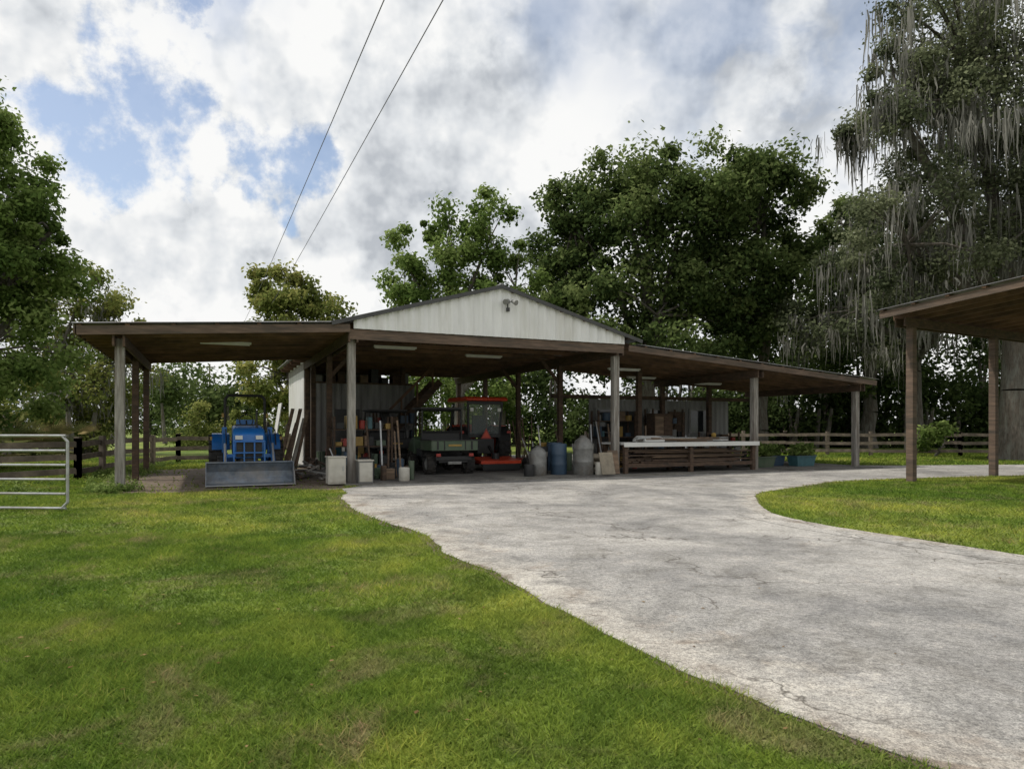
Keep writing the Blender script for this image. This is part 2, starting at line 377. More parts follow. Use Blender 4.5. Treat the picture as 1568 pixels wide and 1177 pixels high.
for s in np.arange(-5.8,-.3,.9): fbeam((s,-.4,zL(s)-.035),(s,7.15,zL(s)-.035),.09,.04)
for d in(-.1,.1): fbeam((-5.08+d,-.3,zL(-5.08)-.37),(-5.08+d,7.0,zL(-5.08)-.37),.045,.24,'wood')
fbeam((-5.89,-.42,zL(-5.9)-.13),(-5.89,7.15,zL(-5.9)-.13),.03,.17,'fascia')
for v in np.arange(-.40,5.65,.6):
    mat='fascia' if v<-.3 else 'rafter'
    fbeam((18.4,v,zR(18.4)-.14),(8.0,v,zR(8.0)-.14),.045,.17,mat)
for s in np.arange(8.6,18.4,.9): fbeam((s,-.42,zR(s)-.035),(s,5.6,zR(s)-.035),.09,.04)
for s in(13.15,17.84):
    for d in(-.1,.1): fbeam((s+d,-.3,zR(s)-.35),(s+d,5.4,zR(s)-.35),.045,.24,'wood')
for s in(0,7.78):
    for d in(-.1,.1): fbeam((s+d,-.3,3.66),(s+d,14.2,3.66),.045,.26,'wood')
fbeam((-.1,-.28,3.72),(7.9,-.28,3.72),.045,.25,'fascia')
for v in np.arange(.1,14.2,1.2):
    fbeam((-.45,v,3.84),(8.35,v,3.84),.045,.12,'rafter')
    fbeam((-.5,v,zG(-.5)-.13),(3.95,v,zG(3.95)-.13),.045,.12)
    fbeam((8.4,v,zG(8.4)-.13),(3.95,v,zG(3.95)-.13),.045,.12)
    for a,b in((1.6,2.4),(3.95,2.4),(3.95,5.5),(6.3,5.5)): fbeam((a,v+.03,3.88 if a!=3.95 else 5.0),(b,v+.03,zG(b)-.15 if a!=3.95 else 3.88),.04,.09)
for s in list(np.arange(-.3,3.9,.75))+list(np.arange(4.3,8.4,.75)): fbeam((s,-.4,zG(s)-.045),(s,14.3,zG(s)-.045),.09,.04)
for i in range(30):
    v=R.uniform(1,7); s=R.uniform(.4,6.5); fbeam((s,v,3.93+.04*(i%3)),(s+R.uniform(-.2,.2),v+R.uniform(1.5,4),3.93+.04*(i%3)),.14,.035,R.choice(['lum','rafter','wood']))
m.obj('roof_framing',barn)
def wallribs(mb,a,b,z0,z1,mat,n,out):
    a=Vector(a);b=Vector(b);k=n*4;vs=[];fs=[];o=Vector(out)
    for i in range(k+1):
        p=a.lerp(b,i/k)+o*(.025 if i%4 in(1,2) else 0); vs+=[(p.x,p.y,z0),(p.x,p.y,z1)]
    for i in range(k): fs.append((2*i,2*i+2,2*i+3,2*i+1))
    mb.add(vs,fs,mat)
m=MB()
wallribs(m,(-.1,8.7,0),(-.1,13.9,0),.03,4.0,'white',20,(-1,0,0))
wallribs(m,(.1,8.55,0),(4.0,8.55,0),.03,3.05,'whiteshaded',16,(0,-1,0))
m.bb(0,.02,8.6,14,.03,3.9,'whiteshaded'); m.bb(0.03,4.0,8.6,8.62,.03,3.04,'whiteshaded'); m.bb(4.0,4.04,8.55,14,.03,3.04,'whiteshaded')
m.bb(0.05,3.98,13.96,14.0,.03,3.9,'whiteshaded'); m.bb(.03,3.99,8.63,13.95,3.05,3.12,'wood')
m.bb(1.0,1.9,8.50,8.53,.03,2.1,'trim')
for i in range(9): 
    s=.3+i*.42; m.bb(s,s+R.uniform(.2,.38),8.8,9.4,3.13,3.13+R.uniform(.2,.55),R.choice(['wood','black','lum','grey']))
m.obj('storage_room',barn)
m=MB()
for i in range(14):
    m.bb(1.8+i*.2,2.08+i*.2,7.35,8.35,.2+i*.21,.24+i*.21,'rafter')
m.beam((1.8,7.33,.1),(4.7,7.33,3.15),.05,.25,'wood'); m.beam((1.8,8.37,.1),(4.7,8.37,3.15),.05,.25,'wood')
m.beam((1.8,7.33,1.1),(4.7,7.33,4.0),.05,.09,'rafter')
for i in range(5): m.beam((2.0+i*.6,7.33,.3+i*.63),(2.0+i*.6,7.33,1.25+i*.6),.05,.09,'rafter')
m.obj('stairs',barn)
m=MB()
wallribs(m,(9.9,5.15,0),(16.6,5.15,0),.03,2.5,'whiteshaded',28,(0,-1,0))
m.bb(9.9,16.6,5.17,5.19,.03,2.5,'whiteshaded')
m.bb(8.3,17.7,5.1,5.2,2.51,2.65,'wood')
for s in(10.2,12.6,14.6):
    m.bb(s,s+.75,5.06,5.11,1.25,2.1,'glass'); m.bb(s-.07,s+.82,5.07,5.12,1.17,1.25,'grey'); m.bb(s-.07,s+.82,5.07,5.12,2.1,2.17,'grey')
    m.bb(s-.07,s,5.07,5.12,1.25,2.1,'grey'); m.bb(s+.75,s+.82,5.07,5.12,1.25,2.1,'grey')
m.bb(13.5,14.3,5.06,5.1,.04,2.05,'wood'); m.bb(11.2,12.1,5.06,5.1,.04,2.05,'black')
m.obj('back_wall',barn)
m=MB()
for s,v,z in((-2.9,1.5,3.60),(1.6,1.9,3.74),(4.8,3.1,3.74),(9.6,2.3,3.42),(11.4,3.9,3.3),(13.9,3.2,3.1)):
    m.bb(s-.62,s+.62,v-.06,v+.06,z-.05,z,'lampw'); m.cyl((s-.58,v-.03,z-.065),(s+.58,v-.03,z-.065),.018,.018,'lampw',8); m.cyl((s-.58,v+.03,z-.065),(s+.58,v+.03,z-.065),.018,.018,'lampw',8)
m.obj('tube_light_fixtures',barn)
m=MB()
m.cyl((4.12,-.37,4.82),(4.12,-.42,4.82),.07,.07,'grey',12)
for d in(-1,1):
    m.cyl((4.12,-.4,4.82),(4.12+d*.12,-.5,4.80),.015,.015,'grey',6)
    m.cyl((4.12+d*.1,-.46,4.83),(4.12+d*.16,-.62,4.76),.04,.075,'grey',12)
m.cyl((4.12,-.4,4.78),(4.12,-.42,4.58),.02,.02,'trim',8); m.box((4.12,-.42,4.6),(.08,.08,.1),'trim')
m.obj('floodlight',barn)
# ---------------------------------------------------------------- neighbouring shed
shed=empty('open_shed',(9.42,17.6,0),rad(29.4)); m=MB()
zS=lambda y:4.43-.075*y
ribbed(m,(0,0,zS(0)),(0,-8,zS(-8)),(9.5,0,zS(0)),(9.5,-8,zS(-8)),42,'roofm'); m.obj('roof',shed)
m=MB()
for a in(.9,4.97,9.0):
    for y in(-.35,-4.3,-7.6): m.bb(a-.09,a+.09,y-.09,y+.09,0,zS(y)-.3,'fascia')
m.obj('posts',shed,.006); m=MB()
for a in np.arange(.08,9.5,.6): m.beam((a,-.02,zS(0)-.14),(a,-7.9,zS(-7.9)-.14),.045,.16,'fascia' if a<.1 else 'rafter')
for y in np.arange(-.1,-8,-.8): m.beam((.02,y,zS(y)-.035),(9.45,y,zS(y)-.035),.09,.04,'rafter')
for y in(-.35,-4.3,-7.6):
    for d in(-.12,.12): m.beam((.4,y+d,zS(y)-.35),(9.4,y+d,zS(y)-.35),.045,.22,'wood')
m.obj('roof_framing',shed)
# ---------------------------------------------------------------- blue tractor (front toward -y)
T=empty('blue_tractor',(-6.18,16.2,.0),BA)
m=MB()
bp=[(0,.03),(.52,.03),(.66,.18),(.66,.36),(.52,.55),(.44,.56),(.50,.53),(.62,.34),(.62,.2),(.50,.07),(0,.05)]
m.prism(bp,-.98,.98,'bluew')
for x in(-1.0,.98): m.prism([(0.0,.025),(.53,.025),(.68,.18),(.68,.36),(.53,.57),(.40,.57),(.04,.16)],x,x+.02,'bluew')
m.box((0,.02,.045),(2.0,.10,.02),'steel')
m.box((0,.47,.57),(2.0,.07,.03),'bluew'); m.obj('bucket',T,.004)
m=MB()
X=.56
for x in(-X,X):
    m.beam((x,.68,.3),(x,1.0,.66),.08,.18,'blue'); m.beam((x,.98,.64),(x,2.1,1.2),.08,.19,'blue')
    m.beam((x,2.1,.45),(x,2.1,1.42),.12,.24,'blue'); m.cyl((x,1.9,.6),(x,1.35,.8),.045,.045,'black'); m.cyl((x,1.35,.8),(x,1.1,.72),.022,.022,'steel')
    m.cyl((x,1.2,1.0),(x,.72,.5),.03,.03,'steel'); m.beam((x*.6,2.1,.55),(x,2.1,.6),.12,.12,'blue')
    m.tube([(x*.95,2.05,1.38),(x*.95,1.7,1.3),(x*.95,1.2,.98)],.014,'black',6)
m.beam((-X,1.15,.7),(X,1.15,.7),.08,.09,'blue')
m.beam((-.36,1.0,.55),(.36,1.0,.55),.05,.06,'black')
for x in(-.36,.36,-.12,.12): m.beam((x,.98,.5),(x,1.0,1.08),.035,.035,'blue')
for z in(.78,1.06): m.beam((-.38,.98,z),(.38,.98,z),.035,.035,'blue')
m.obj('loader',T,.006)
m=MB()
m.prism([(1.12,.62),(1.08,1.0),(1.14,1.26),(1.32,1.38),(2.3,1.47),(2.3,.75),(1.9,.62)],-.38,.38,'blue')
m.obj('hood',T,.06,True); m=MB()
m.box((0,1.075,.86),(.6,.04,.36),'black')
for x in(-.24,.24): m.box((x,1.085,1.16),(.17,.05,.10),'lampw')
for i in range(6): m.box((0,1.05,.72+i*.055),(.54,.01,.012),'trim')
m.box((0,1.8,.5),(.42,1.5,.28),'black'); m.box((0,2.9,.6),(.5,.8,.4),'black'); m.cyl((-.5,1.45,.36),(.5,1.45,.36),.06,.06,'black')
m.box((0,2.4,1.2),(.6,.25,.6),'black'); m.cyl((0,2.45,1.4),(0,2.62,1.6),.02,.02,'black')
m.lathe((0,2.64,1.6),'y',[(0,.17),(.02,.185),(.04,.17),(.02,.155),(0,.17)],'black')
m.box((0,3.05,1.07),(.5,.45,.12),'black'); m.box((0,3.26,1.38),(.48,.12,.5),'blue'); m.box((0,2.65,.62),(.9,.5,.05),'black')
m.cyl((.2,1.5,1.4),(.2,1.5,1.85),.025,.025,'black')
m.tube([(.75,2.4,.9),(.72,2.42,1.35),(.55,2.5,1.5)],.018,'black')
m.obj('chassis',T,.02)
m=MB()
for sx in(-1,1):
    pr=[]; 
    for i in range(9):
        t=rad(20+i*18); pr.append((2.95-.66*math.cos(t),.6+.66*math.sin(t)))
    pr2=[(2.95+(y-2.95)*.95,.6+(z-.6)*.95) for y,z in pr][::-1]
    a,b=(sx*.42,sx*.86); m.prism(pr+pr2,min(a,b),max(a,b),'blue')
    m.box((sx*.88,2.55,1.12),(.06,.03,.1),'yellow')
m.obj('fenders',T,.01)
m=MB()
for sx in(-1,1):
    m.wheel((sx*.76,2.95,.6),.6,.36,'rubber','lampw'); m.wheel((sx*.62,1.45,.38),.38,.24,'rubber','lampw',nl=16)
m.obj('wheels',T)
m=MB(); m.tube([(-.52,3.35,.7),(-.52,3.35,2.2),(-.44,3.35,2.31),(.44,3.35,2.31),(.52,3.35,2.2),(.52,3.35,.7)],.038,'black')
m.box((-.58,3.33,1.75),(.06,.05,.12),'yellow'); m.box((.58,3.33,1.75),(.06,.05,.12),'yellow')
m.obj('roll_bar',T)
# ---------------------------------------------------------------- orange tractor (rear toward -y)
x,y,_=W(5.25,4.1); T=empty('orange_cab_tractor',(x,y,.035),BA); m=MB()
for sx in(-1,1):
    m.wheel((sx*.78,.75,.68),.68,.42,'rubber','orange',nl=20); m.wheel((sx*.65,2.75,.45),.45,.28,'rubber','orange')
m.obj('wheels',T); m=MB()
for sx in(-1,1):
    pr=[(.75-.78*math.cos(rad(20+i*17)),.68+.78*math.sin(rad(20+i*17))) for i in range(9)]
    pr2=[(.75+(yy-.75)*.94,.68+(z-.68)*.94) for yy,z in pr][::-1]
    a,b=(sx*.5,sx*.96); m.prism(pr+pr2,min(a,b),max(a,b),'black'); m.box((sx*.85,-.03,1.22),(.14,.05,.09),'red')
    m.prism([(yy,z+.012) for yy,z in pr[3:7]]+[(yy,z-.02) for yy,z in pr[3:7]][::-1],min(sx*.52,sx*.97),max(sx*.52,sx*.97),'orange')
m.prism([(1.9,.75),(1.9,1.5),(3.1,1.35),(3.2,.75)],-.36,.36,'orange')
m.obj('body',T,.02); m=MB()
m.box((0,.3,.75),(.6,.7,.5),'black'); m.box((0,1.6,.7),(.5,2,.4),'black')
for sx in(-1,1):
    m.beam((sx*.56,.12,1.1),(sx*.62,.02,2.25),.07,.07,'black'); m.beam((sx*.56,1.75,1.0),(sx*.58,1.6,2.25),.07,.07,'black'); m.beam((sx*.56,.12,1.1),(sx*.5,.3,.6),.08,.08,'black')
    m.beam((sx*.3,0,.5),(sx*.35,-.55,.4),.04,.07,'black')
m.beam((-.56,.1,1.1),(.56,.1,1.1),.06,.12,'black'); m.beam((-.62,.02,2.22),(.62,.02,2.22),.06,.12,'black')
m.box((0,.9,1.15),(.5,.5,.14),'black'); m.box((0,.62,1.5),(.48,.12,.6),'black')
for sx in(-1,1): m.box((sx*.5,-.02,1.98),(.12,.06,.12),'lampw')
m.obj('cab_frame',T,.01); m=MB()
m.prism([(-.18,2.27),(-.22,2.33),(-.12,2.41),(1.7,2.43),(1.86,2.36),(1.8,2.27)],-.74,.74,'orange'); m.obj('cab_roof',T,.03,True)
m=MB(); m.add([(-.52,.1,1.16),(.52,.1,1.16),(.57,.03,2.2),(-.57,.03,2.2)],[(0,1,2,3)],'cglass')
for sx in(-1,1): m.add([(sx*.57,.2,1.16),(sx*.57,1.65,1.1),(sx*.6,1.55,2.2),(sx*.6,.1,2.2)],[(0,1,2,3)],'cglass')
m.obj('cab_glass',T); m=MB()
m.add([(-.2,-.08,1.0),(.2,-.08,1.0),(0,-.08,1.36)],[(0,1,2)],'red'); m.add([(-.13,-.085,1.04),(.13,-.085,1.04),(0,-.085,1.28)],[(0,1,2)],'orange'); m.obj('slow_vehicle_triangle',T)
m=MB(); m.prism([(-1.4,.22),(-1.4,.32),(-.4,.42),(-.4,.22)],-.7,.7,'orange'); m.beam((0,-.9,.4),(0,-.3,.75),.08,.08,'black'); m.cyl((0,-.9,.3),(0,-.9,.55),.15,.12,'black'); m.box((0,-1.42,.12),(1.3,.03,.2),'black'); m.cyl((.9,-1.2,.2),(1.0,-1.2,.2),.2,.2,'rubber',16)
m.obj('rotary_cutter',T,.01)
# ---------------------------------------------------------------- utility vehicles (rear toward -y)
def utv(name,loc,bodymat):
    T=empty(name,loc,BA); m=MB()
    for sx in(-1,1):
        m.wheel((sx*.6,.55,.31),.31,.26,'rubber','grey',nl=14); m.wheel((sx*.6,2.4,.31),.31,.24,'rubber','grey',nl=14)
    m.obj('wheels',T); m=MB()
    m.box((0,.55,.72),(1.35,1.1,.05),'black')
    m.box((0,.0,.86),(1.4,.05,.3),bodymat); m.box((0,1.1,.86),(1.4,.05,.3),bodymat)
    for sx in(-1,1): m.box((sx*.69,.55,.86),(.05,1.1,.3),bodymat); m.box((sx*.52,-.03,.86),(.05,.03,.24),'black'); m.box((sx*.72,.55,1.015),(.06,1.14,.03),'black')
    m.box((0,-.03,1.015),(1.44,.06,.03),'black'); m.box((0,-.035,.86),(.4,.012,.06),'yellow')
    for sx in(-.32,.32): m.box((sx,-.03,.86),(.03,.02,.26),'black')
    m.obj('cargo_bed',T,.01); m=MB()
    m.box((0,1.4,.42),(.9,2.6,.14),'black'); m.box((0,.1,.48),(1.1,.08,.12),'black'); m.box((0,.02,.35),(.4,.1,.08),'grey')
    for sx in(-1,1): m.box((sx*.5,-.02,.58),(.14,.04,.09),'red'); m.beam((sx*.25,.55,.4),(sx*.55,.55,.31),.05,.05,'black')
    m.box((0,1.5,.62),(1.3,.55,.22),'black'); m.box((0,1.32,.98),(1.2,.12,.5),'black')
    m.prism([(2.1,.55),(2.1,1.0),(2.25,1.08),(2.75,.88),(2.85,.6),(2.8,.45)],-.62,.62,bodymat)
    m.lathe((-.3,2.0,1.12),'y',[(0,.15),(.02,.165),(.04,.15),(.02,.135),(0,.15)],'black')
    m.obj('body',T,.02); m=MB()
    for sx in(-1,1):
        m.tube([(sx*.64,1.2,.6),(sx*.62,1.22,1.88),(sx*.6,1.32,1.93),(sx*.6,2.0,1.93),(sx*.62,2.3,1.05)],.03,'black')
    for yy in(1.27,2.0): m.tube([(-.6,yy,1.92),(.6,yy,1.92)],.03,'black')
    m.tube([(-.62,1.2,1.25),(.62,1.2,1.25)],.025,'black')
    m.box((0,1.65,1.97),(1.35,.98,.05),'black'); m.obj('roll_cage',T)
x,y,_=W(3.25,1.45); utv('utility_vehicle',(x,y,.035),'green')
x,y,_=W(2.3,4.5); utv('utility_vehicle',(x,y,.035),'black')
# ---------------------------------------------------------------- workbench & clutter
T=empty('outdoor_workbench',W(7.95,-.25,.035),BA); m=MB()
m.bb(0,5.15,0,1.3,.86,.92,'lampw'); m.bb(-.02,5.17,-.03,-.003,.80,.93,'lampw')
m.obj('top',T,.005); m=MB()
for s in(.1,2.5,5.0):
    for v in(.1,1.2): m.bb(s-.06,s+.06,v-.06,v+.06,0,.858,'wood')
m.bb(.05,5.05,.05,.1,.18,.30,'wood'); m.bb(.05,5.05,1.2,1.25,.18,.30,'wood')
m.obj('legs',T); m=MB()
for i in range(50):
    z=.33+.05*R.randrange(0,8); v=R.uniform(.15,1.1); a=R.uniform(0,1.2); b=R.uniform(3.6,5.1)
    m.beam((a,v,z),(b,v+R.uniform(-.05,.05),z+R.uniform(-.01,.01)),R.uniform(.08,.2),.035,R.choice(['lum','wood','wood','wood','fascia']))
m.obj('stacked_boards',T)
T=empty('tarp_and_boards',W(9.0,.2,.96),BA); m=MB()
for i in range(14): m.beam((R.uniform(-.3,.5),R.uniform(0,.8),.02+.035*(i%4)),(R.uniform(2.2,3.6),R.uniform(0,.8),.02+.035*(i%4)),.12,.03,R.choice(['lum','lampw','lum','steel']))
m.obj('loose_boards',T); m=MB()
m.prism([(0,0),(0,.1),(.2,.17),(.5,.2),(.7,.10),(.75,0)],.0,.75,'lampw'); m.prism([(0.1,0),(0.1,.1),(.3,.16),(.5,.2),(.7,.1),(.7,0)],.8,1.3,'grey'); m.cyl((2.9,.3,.12),(2.9,.3,.28),.08,.08,'yellow'); m.obj('covered_gear',T,.05,True)
def drum(name,s,v,r,h,mat,ribs=True,dome=False,z=.035):
    T=empty(name,W(s,v,z),BA); m=MB(); pr=[(0,.001),(0,r*.97),(.02,r)]
    if ribs:
        for t in(.33,.66): pr+=[(h*t-.03,r),(h*t,r*1.04),(h*t+.03,r)]
    if dome: pr+=[(h*.72,r),(h*.86,r*.8),(h*.94,r*.42),(h*.96,r*.3),(h,r*.36),(h,.001)]
    else: pr+=[(h-.02,r),(h,r*.97),(h-.015,r*.9),(h-.015,.001)]
    m.lathe((0,0,0),'z',pr,mat,24)
    if dome:
        for d in(-1,1): m.tube([(d*r*.9,0,h*.74),(d*r*1.2,0,h*.78),(d*r*1.15,0,h*.64),(d*r,0,h*.6)],.014,mat,6)
    m.obj('shell',T,0,True)
drum('metal_milk_can',5.4,.35,.25,.85,'dullsteel',False,True)
drum('blue_plastic_drum',6.15,.5,.24,.9,'bluebar'); drum('metal_milk_can',6.75,.1,.3,1.15,'dullsteel',True,True)
drum('trash_can',5.85,1.2,.26,.8,'black'); drum('blue_plastic_drum',6.9,2.2,.25,.9,'bluebar')
drum('white_bucket',7.2,-.1,.15,.36,'cream',False); drum('black_bucket',5.0,.1,.15,.33,'black',False); drum('white_bucket',1.35,-.05,.14,.34,'cream',False)
T=empty('feed_sacks',W(7.35,.35,.035),BA); m=MB()
for i in range(3): m.ball((R.uniform(-.05,.05),0,.12+.18*i),(.36,.25,.12),'sack',14,8)
m.ball((.1,-.45,.3),(.2,.14,.32),'sack'); m.obj('sacks',T,0,True)
T=empty('leaning_panel',W(7.35,-.35,.035),BA); m=MB(); m.box((0,.1,.33),(.45,.03,.66),'sack',(-.3,0,0)); m.box((.25,.15,.36),(.35,.03,.7),'lum',(-.2,0,0)); m.obj('panel',T)
T=empty('beige_cabinet',W(-.35,-.35,.02),BA); m=MB(); m.bb(-.3,.12,-.2,.2,.02,.66,'cream'); m.bb(-.28,.10,-.215,-.203,.06,.6,'cream'); m.box((.05,-.225,.4),(.02,.02,.12),'steel'); m.bb(-.32,.14,-.22,.22,.66,.69,'cream'); m.obj('cabinet',T,.01)
T=empty('beige_cabinet',W(.25,-.3,.02),BA); m=MB(); m.bb(-.16,.2,-.18,.2,.02,.56,'grey'); m.bb(-.14,.18,-.195,-.183,.05,.52,'cream'); m.bb(-.18,.22,-.2,.22,.56,.59,'cream'); m.obj('cabinet',T,.01)
CM=['teal','red','black','bluebar','grey','yellow','green','black','black','wood','grey','lum']
def shelf(s,v,wd,levels,h,rz=0):
    T=empty('storage_shelf',W(s,v,.035),BA+rz); m=MB()
    for x in(-wd,wd):
        for y in(0,.5): m.bb(x-.03,x+.03,y-.03,y+.03,0,h,'wood')
    for z in levels: m.bb(-wd-.05,wd+.05,-.02,.52,z,z+.03,'wood')
    m.obj('frame',T); m=MB()
    for z in levels:
        x=-wd+.05
        while x<wd-.15:
            w=R.uniform(.1,.34); hh=R.uniform(.12,.4)
            if R.random()<.3: m.cyl((x+w/2,.2,z+.032),(x+w/2,.2,z+.03+hh),w*.45,w*.48,R.choice(CM),12)
            else: m.bb(x,x+w,.02+R.uniform(0,.1),.45,z+.032,z+.03+hh,R.choice(CM))
            x+=w+R.uniform(.01,.1)
    m.obj('stored_goods',T,.015)
shelf(.9,2.9,.85,(.25,.8,1.3),1.7); shelf(3.0,7.0,.8,(.3,.9,1.5),2.0); shelf(10.6,4.3,.8,(.4,1.0,1.6),2.0)
shelf(12.9,4.3,.7,(.3,.9,1.5),2.1); shelf(15.6,4.3,.8,(.3,.8),1.2)
def heap(name,s,v,wx,wy,n,hmax,seed):
    rg=random.Random(seed); T=empty(name,W(s,v,.035),BA); m=MB()
    for i in range(n):
        x=rg.uniform(-wx,wx); y=rg.uniform(-wy,wy); w=rg.uniform(.12,.34); h=rg.uniform(.1,hmax); c=rg.choice(CM); q=rg.random()
        if q<.35: m.cyl((x,y,0),(x,y,h),w*.4,w*.46,c,14)
        elif q<.68: m.box((x,y,h/2),(w,w*.8,h),c,(0,0,rg.uniform(0,1)))
        elif q<.82: m.ball((x,y,h*.4),(w*.5,w*.4,h*.4),c)
        else: m.beam((x,y,0),(x+rg.uniform(-.3,.3),y+.3,rg.uniform(.8,1.6)),.05,.03,rg.choice(['lum','wood','steel']))
    m.obj('pieces',T,.015)
heap('storage_boxes',.9,1.1,.95,.9,44,.5,1); heap('tool_clutter',1.2,5.8,1.0,1.2,30,1.0,2); heap('shop_clutter',6.9,3.2,.5,1.6,26,.9,3)
heap('shop_clutter',10.8,2.6,2.0,.9,50,.95,4); heap('shop_clutter',14.2,3.2,1.0,.8,22,.8,5); heap('shop_clutter',4.2,6.5,.6,.6,12,.9,6)
T=empty('tall_cabinet',W(12.0,3.6,.035),BA); m=MB(); m.bb(-.4,.4,-.25,.25,.04,1.85,'wood'); m.bb(-.385,-.01,-.27,-.252,.1,1.8,'lum'); m.bb(.01,.385,-.27,-.252,.1,1.8,'wood'); m.bb(-.43,.43,-.28,.28,1.85,1.89,'wood'); m.obj('cabinet',T,.008)
T=empty('leaning_boards',W(-1.1,5.2,0),BA); m=MB()
for i in range(5): m.beam((-.2+i*.12,0,.0),(.3+i*.12,.6,1.5+R.uniform(0,.6)),.12,.03,R.choice(['lum','cream','lum']))
m.box((.0,3.4,1.2),(.03,1.2,2.2),'white',(0,.15,0)); m.obj('boards',T)
T=empty('scrap_pile',W(-.7,1.8,0),BA); m=MB()
for i in range(18): m.beam((R.uniform(-.5,.4),R.uniform(-.8,1.5),.04+.02*i),(R.uniform(-.5,.5),R.uniform(-.8,2),.05+.03*i),.07,.04,R.choice(['lum','wood','post','grey']))
m.obj('scrap',T)
T=empty('loose_tools',W(6.6,4.8,.035),BA); m=MB()
for i in range(10):
    x=R.uniform(-.7,.9); m.cyl((x,0,0),(x+R.uniform(-.2,.2),.3,R.uniform(1.2,1.8)),.018,.018,'lum',6)
    m.box((x,0,.12),(.2,.03,.2),R.choice(['dullsteel','red','black']))
m.obj('tools',T)
for i,(s,v,sx,mat) in enumerate([(14.3,.9,.9,'green'),(15.3,1.4,.8,'bluebar'),(16.2,.9,.9,'teal'),(17.1,1.7,.8,'green'),(15.8,2.4,.9,'grey')]):
    T=empty('planter_trough',W(s,v,.035),BA); m=MB()
    m.hexa([(-sx/2*.85,-.2,0),(sx/2*.85,-.2,0),(sx/2*.85,.2,0),(-sx/2*.85,.2,0),(-sx/2,-.25,.34),(sx/2,-.25,.34),(sx/2,.25,.34),(-sx/2,.25,.34)],mat); m.bb(-sx/2-.03,sx/2+.03,-.28,.28,.341,.37,mat); m.bb(-sx/2+.02,sx/2-.02,-.23,.23,.371,.38,'soil'); m.obj('trough',T,.01)
    n=220; c=np.column_stack([NR.uniform(-sx/2,sx/2,n),NR.uniform(-.25,.25,n),.4+NR.uniform(0,.35,n)]); 
    a=NR.normal(size=(n,3))*.05; b=NR.normal(size=(n,3))*.05
    npmesh('plants',np.stack([c-a,c-b,c+a,c+b],1),4,'lightleaf',NR.random(n),T)
# ---------------------------------------------------------------- fences, gate
def fence(name,pts,h=1.12,mat='dwood',rails=3,sp=2.2):
    T=empty(name); m=MB()
    for a,b in zip(pts[:-1],pts[1:]):
        L=math.dist(a,b); n=max(1,round(L/sp))
        for i in range(n+1):
            x=a[0]+(b[0]-a[0])*i/n; y=a[1]+(b[1]-a[1])*i/n; hh=h+R.uniform(0,.07); m.bb(x-.07,x+.07,y-.07,y+.07,0,hh,mat)
            if i<n:
                x2=a[0]+(b[0]-a[0])*(i+1)/n; y2=a[1]+(b[1]-a[1])*(i+1)/n
                for k in range(rails):
                    z=h*(k+.75)/rails-.05; m.beam((x,y-.09,z+R.uniform(-.03,.03)),(x2,y2-.09,z+R.uniform(-.03,.03)),.03,.15,mat)
    m.obj('posts_and_rails',T)
fence('wooden_rail_fence',[(-20,13.6),(-14.2,15.2),(-11.7,18.4),(-12.9,22.6),(-13.2,27),(-7.5,29.6)],1.12,sp=1.9)
fence('wooden_rail_fence',[(4,37),(14,35),(22,33.5),(40,37)],1.2)
T=empty('tube_gate',(-7.42,11.4,0),rad(176)); m=MB()
zz=[.06,.30,.54,.78,1.02,1.27]
for z in zz: m.tube([(0.03,0,z),(4.2,0,z)],.022,'steel')
m.tube([(.1,0,zz[0]),(0,0,.16),(0,0,1.17),(.1,0,zz[-1])],.024,'steel'); m.tube([(4.2,0,zz[0]),(4.2,0,zz[-1])],.024,'steel')
for x in(1.4,2.8): m.box((x,-.0,.66),(.05,.052,1.22),'steel')
m.obj('bars',T)
T=empty('gate_post',(-11.9,12.0,0)); m=MB(); m.cyl((0,0,0),(0,0,1.7),.11,.10,'wood',12); m.ball((0,0,1.7),(.1,.1,.04),'wood'); m.obj('post',T)
# ---------------------------------------------------------------- power lines
T=empty('utility_pole',(-62,140,0)); m=MB(); m.cyl((0,0,0),(0,0,14.5),.22,.15,'dwood',10); m.box((0,0,13.9),(2.4,.12,.14),'dwood')
for x in(-1,0,1): m.cyl((x,0,14),(x,0,14.2),.06,.05,'grey',8)
m.obj('pole',T)
T=empty('power_line'); m=MB()
for x0,off in((-2.25,0),(-1.2,.6)):
    P=[]
    for i in range(41):
        y=-25+i*165/40; x=x0-(.457 if off==0 else .4525)*(y-12.1); z=9+.00036*(y-25)**2*(1 if y>25 else .3); P.append((x,y,z))
    for a,b in zip(P[:-1],P[1:]): m.cyl(a,b,.011,.011,'wire',5,False)
m.obj('cables',T)
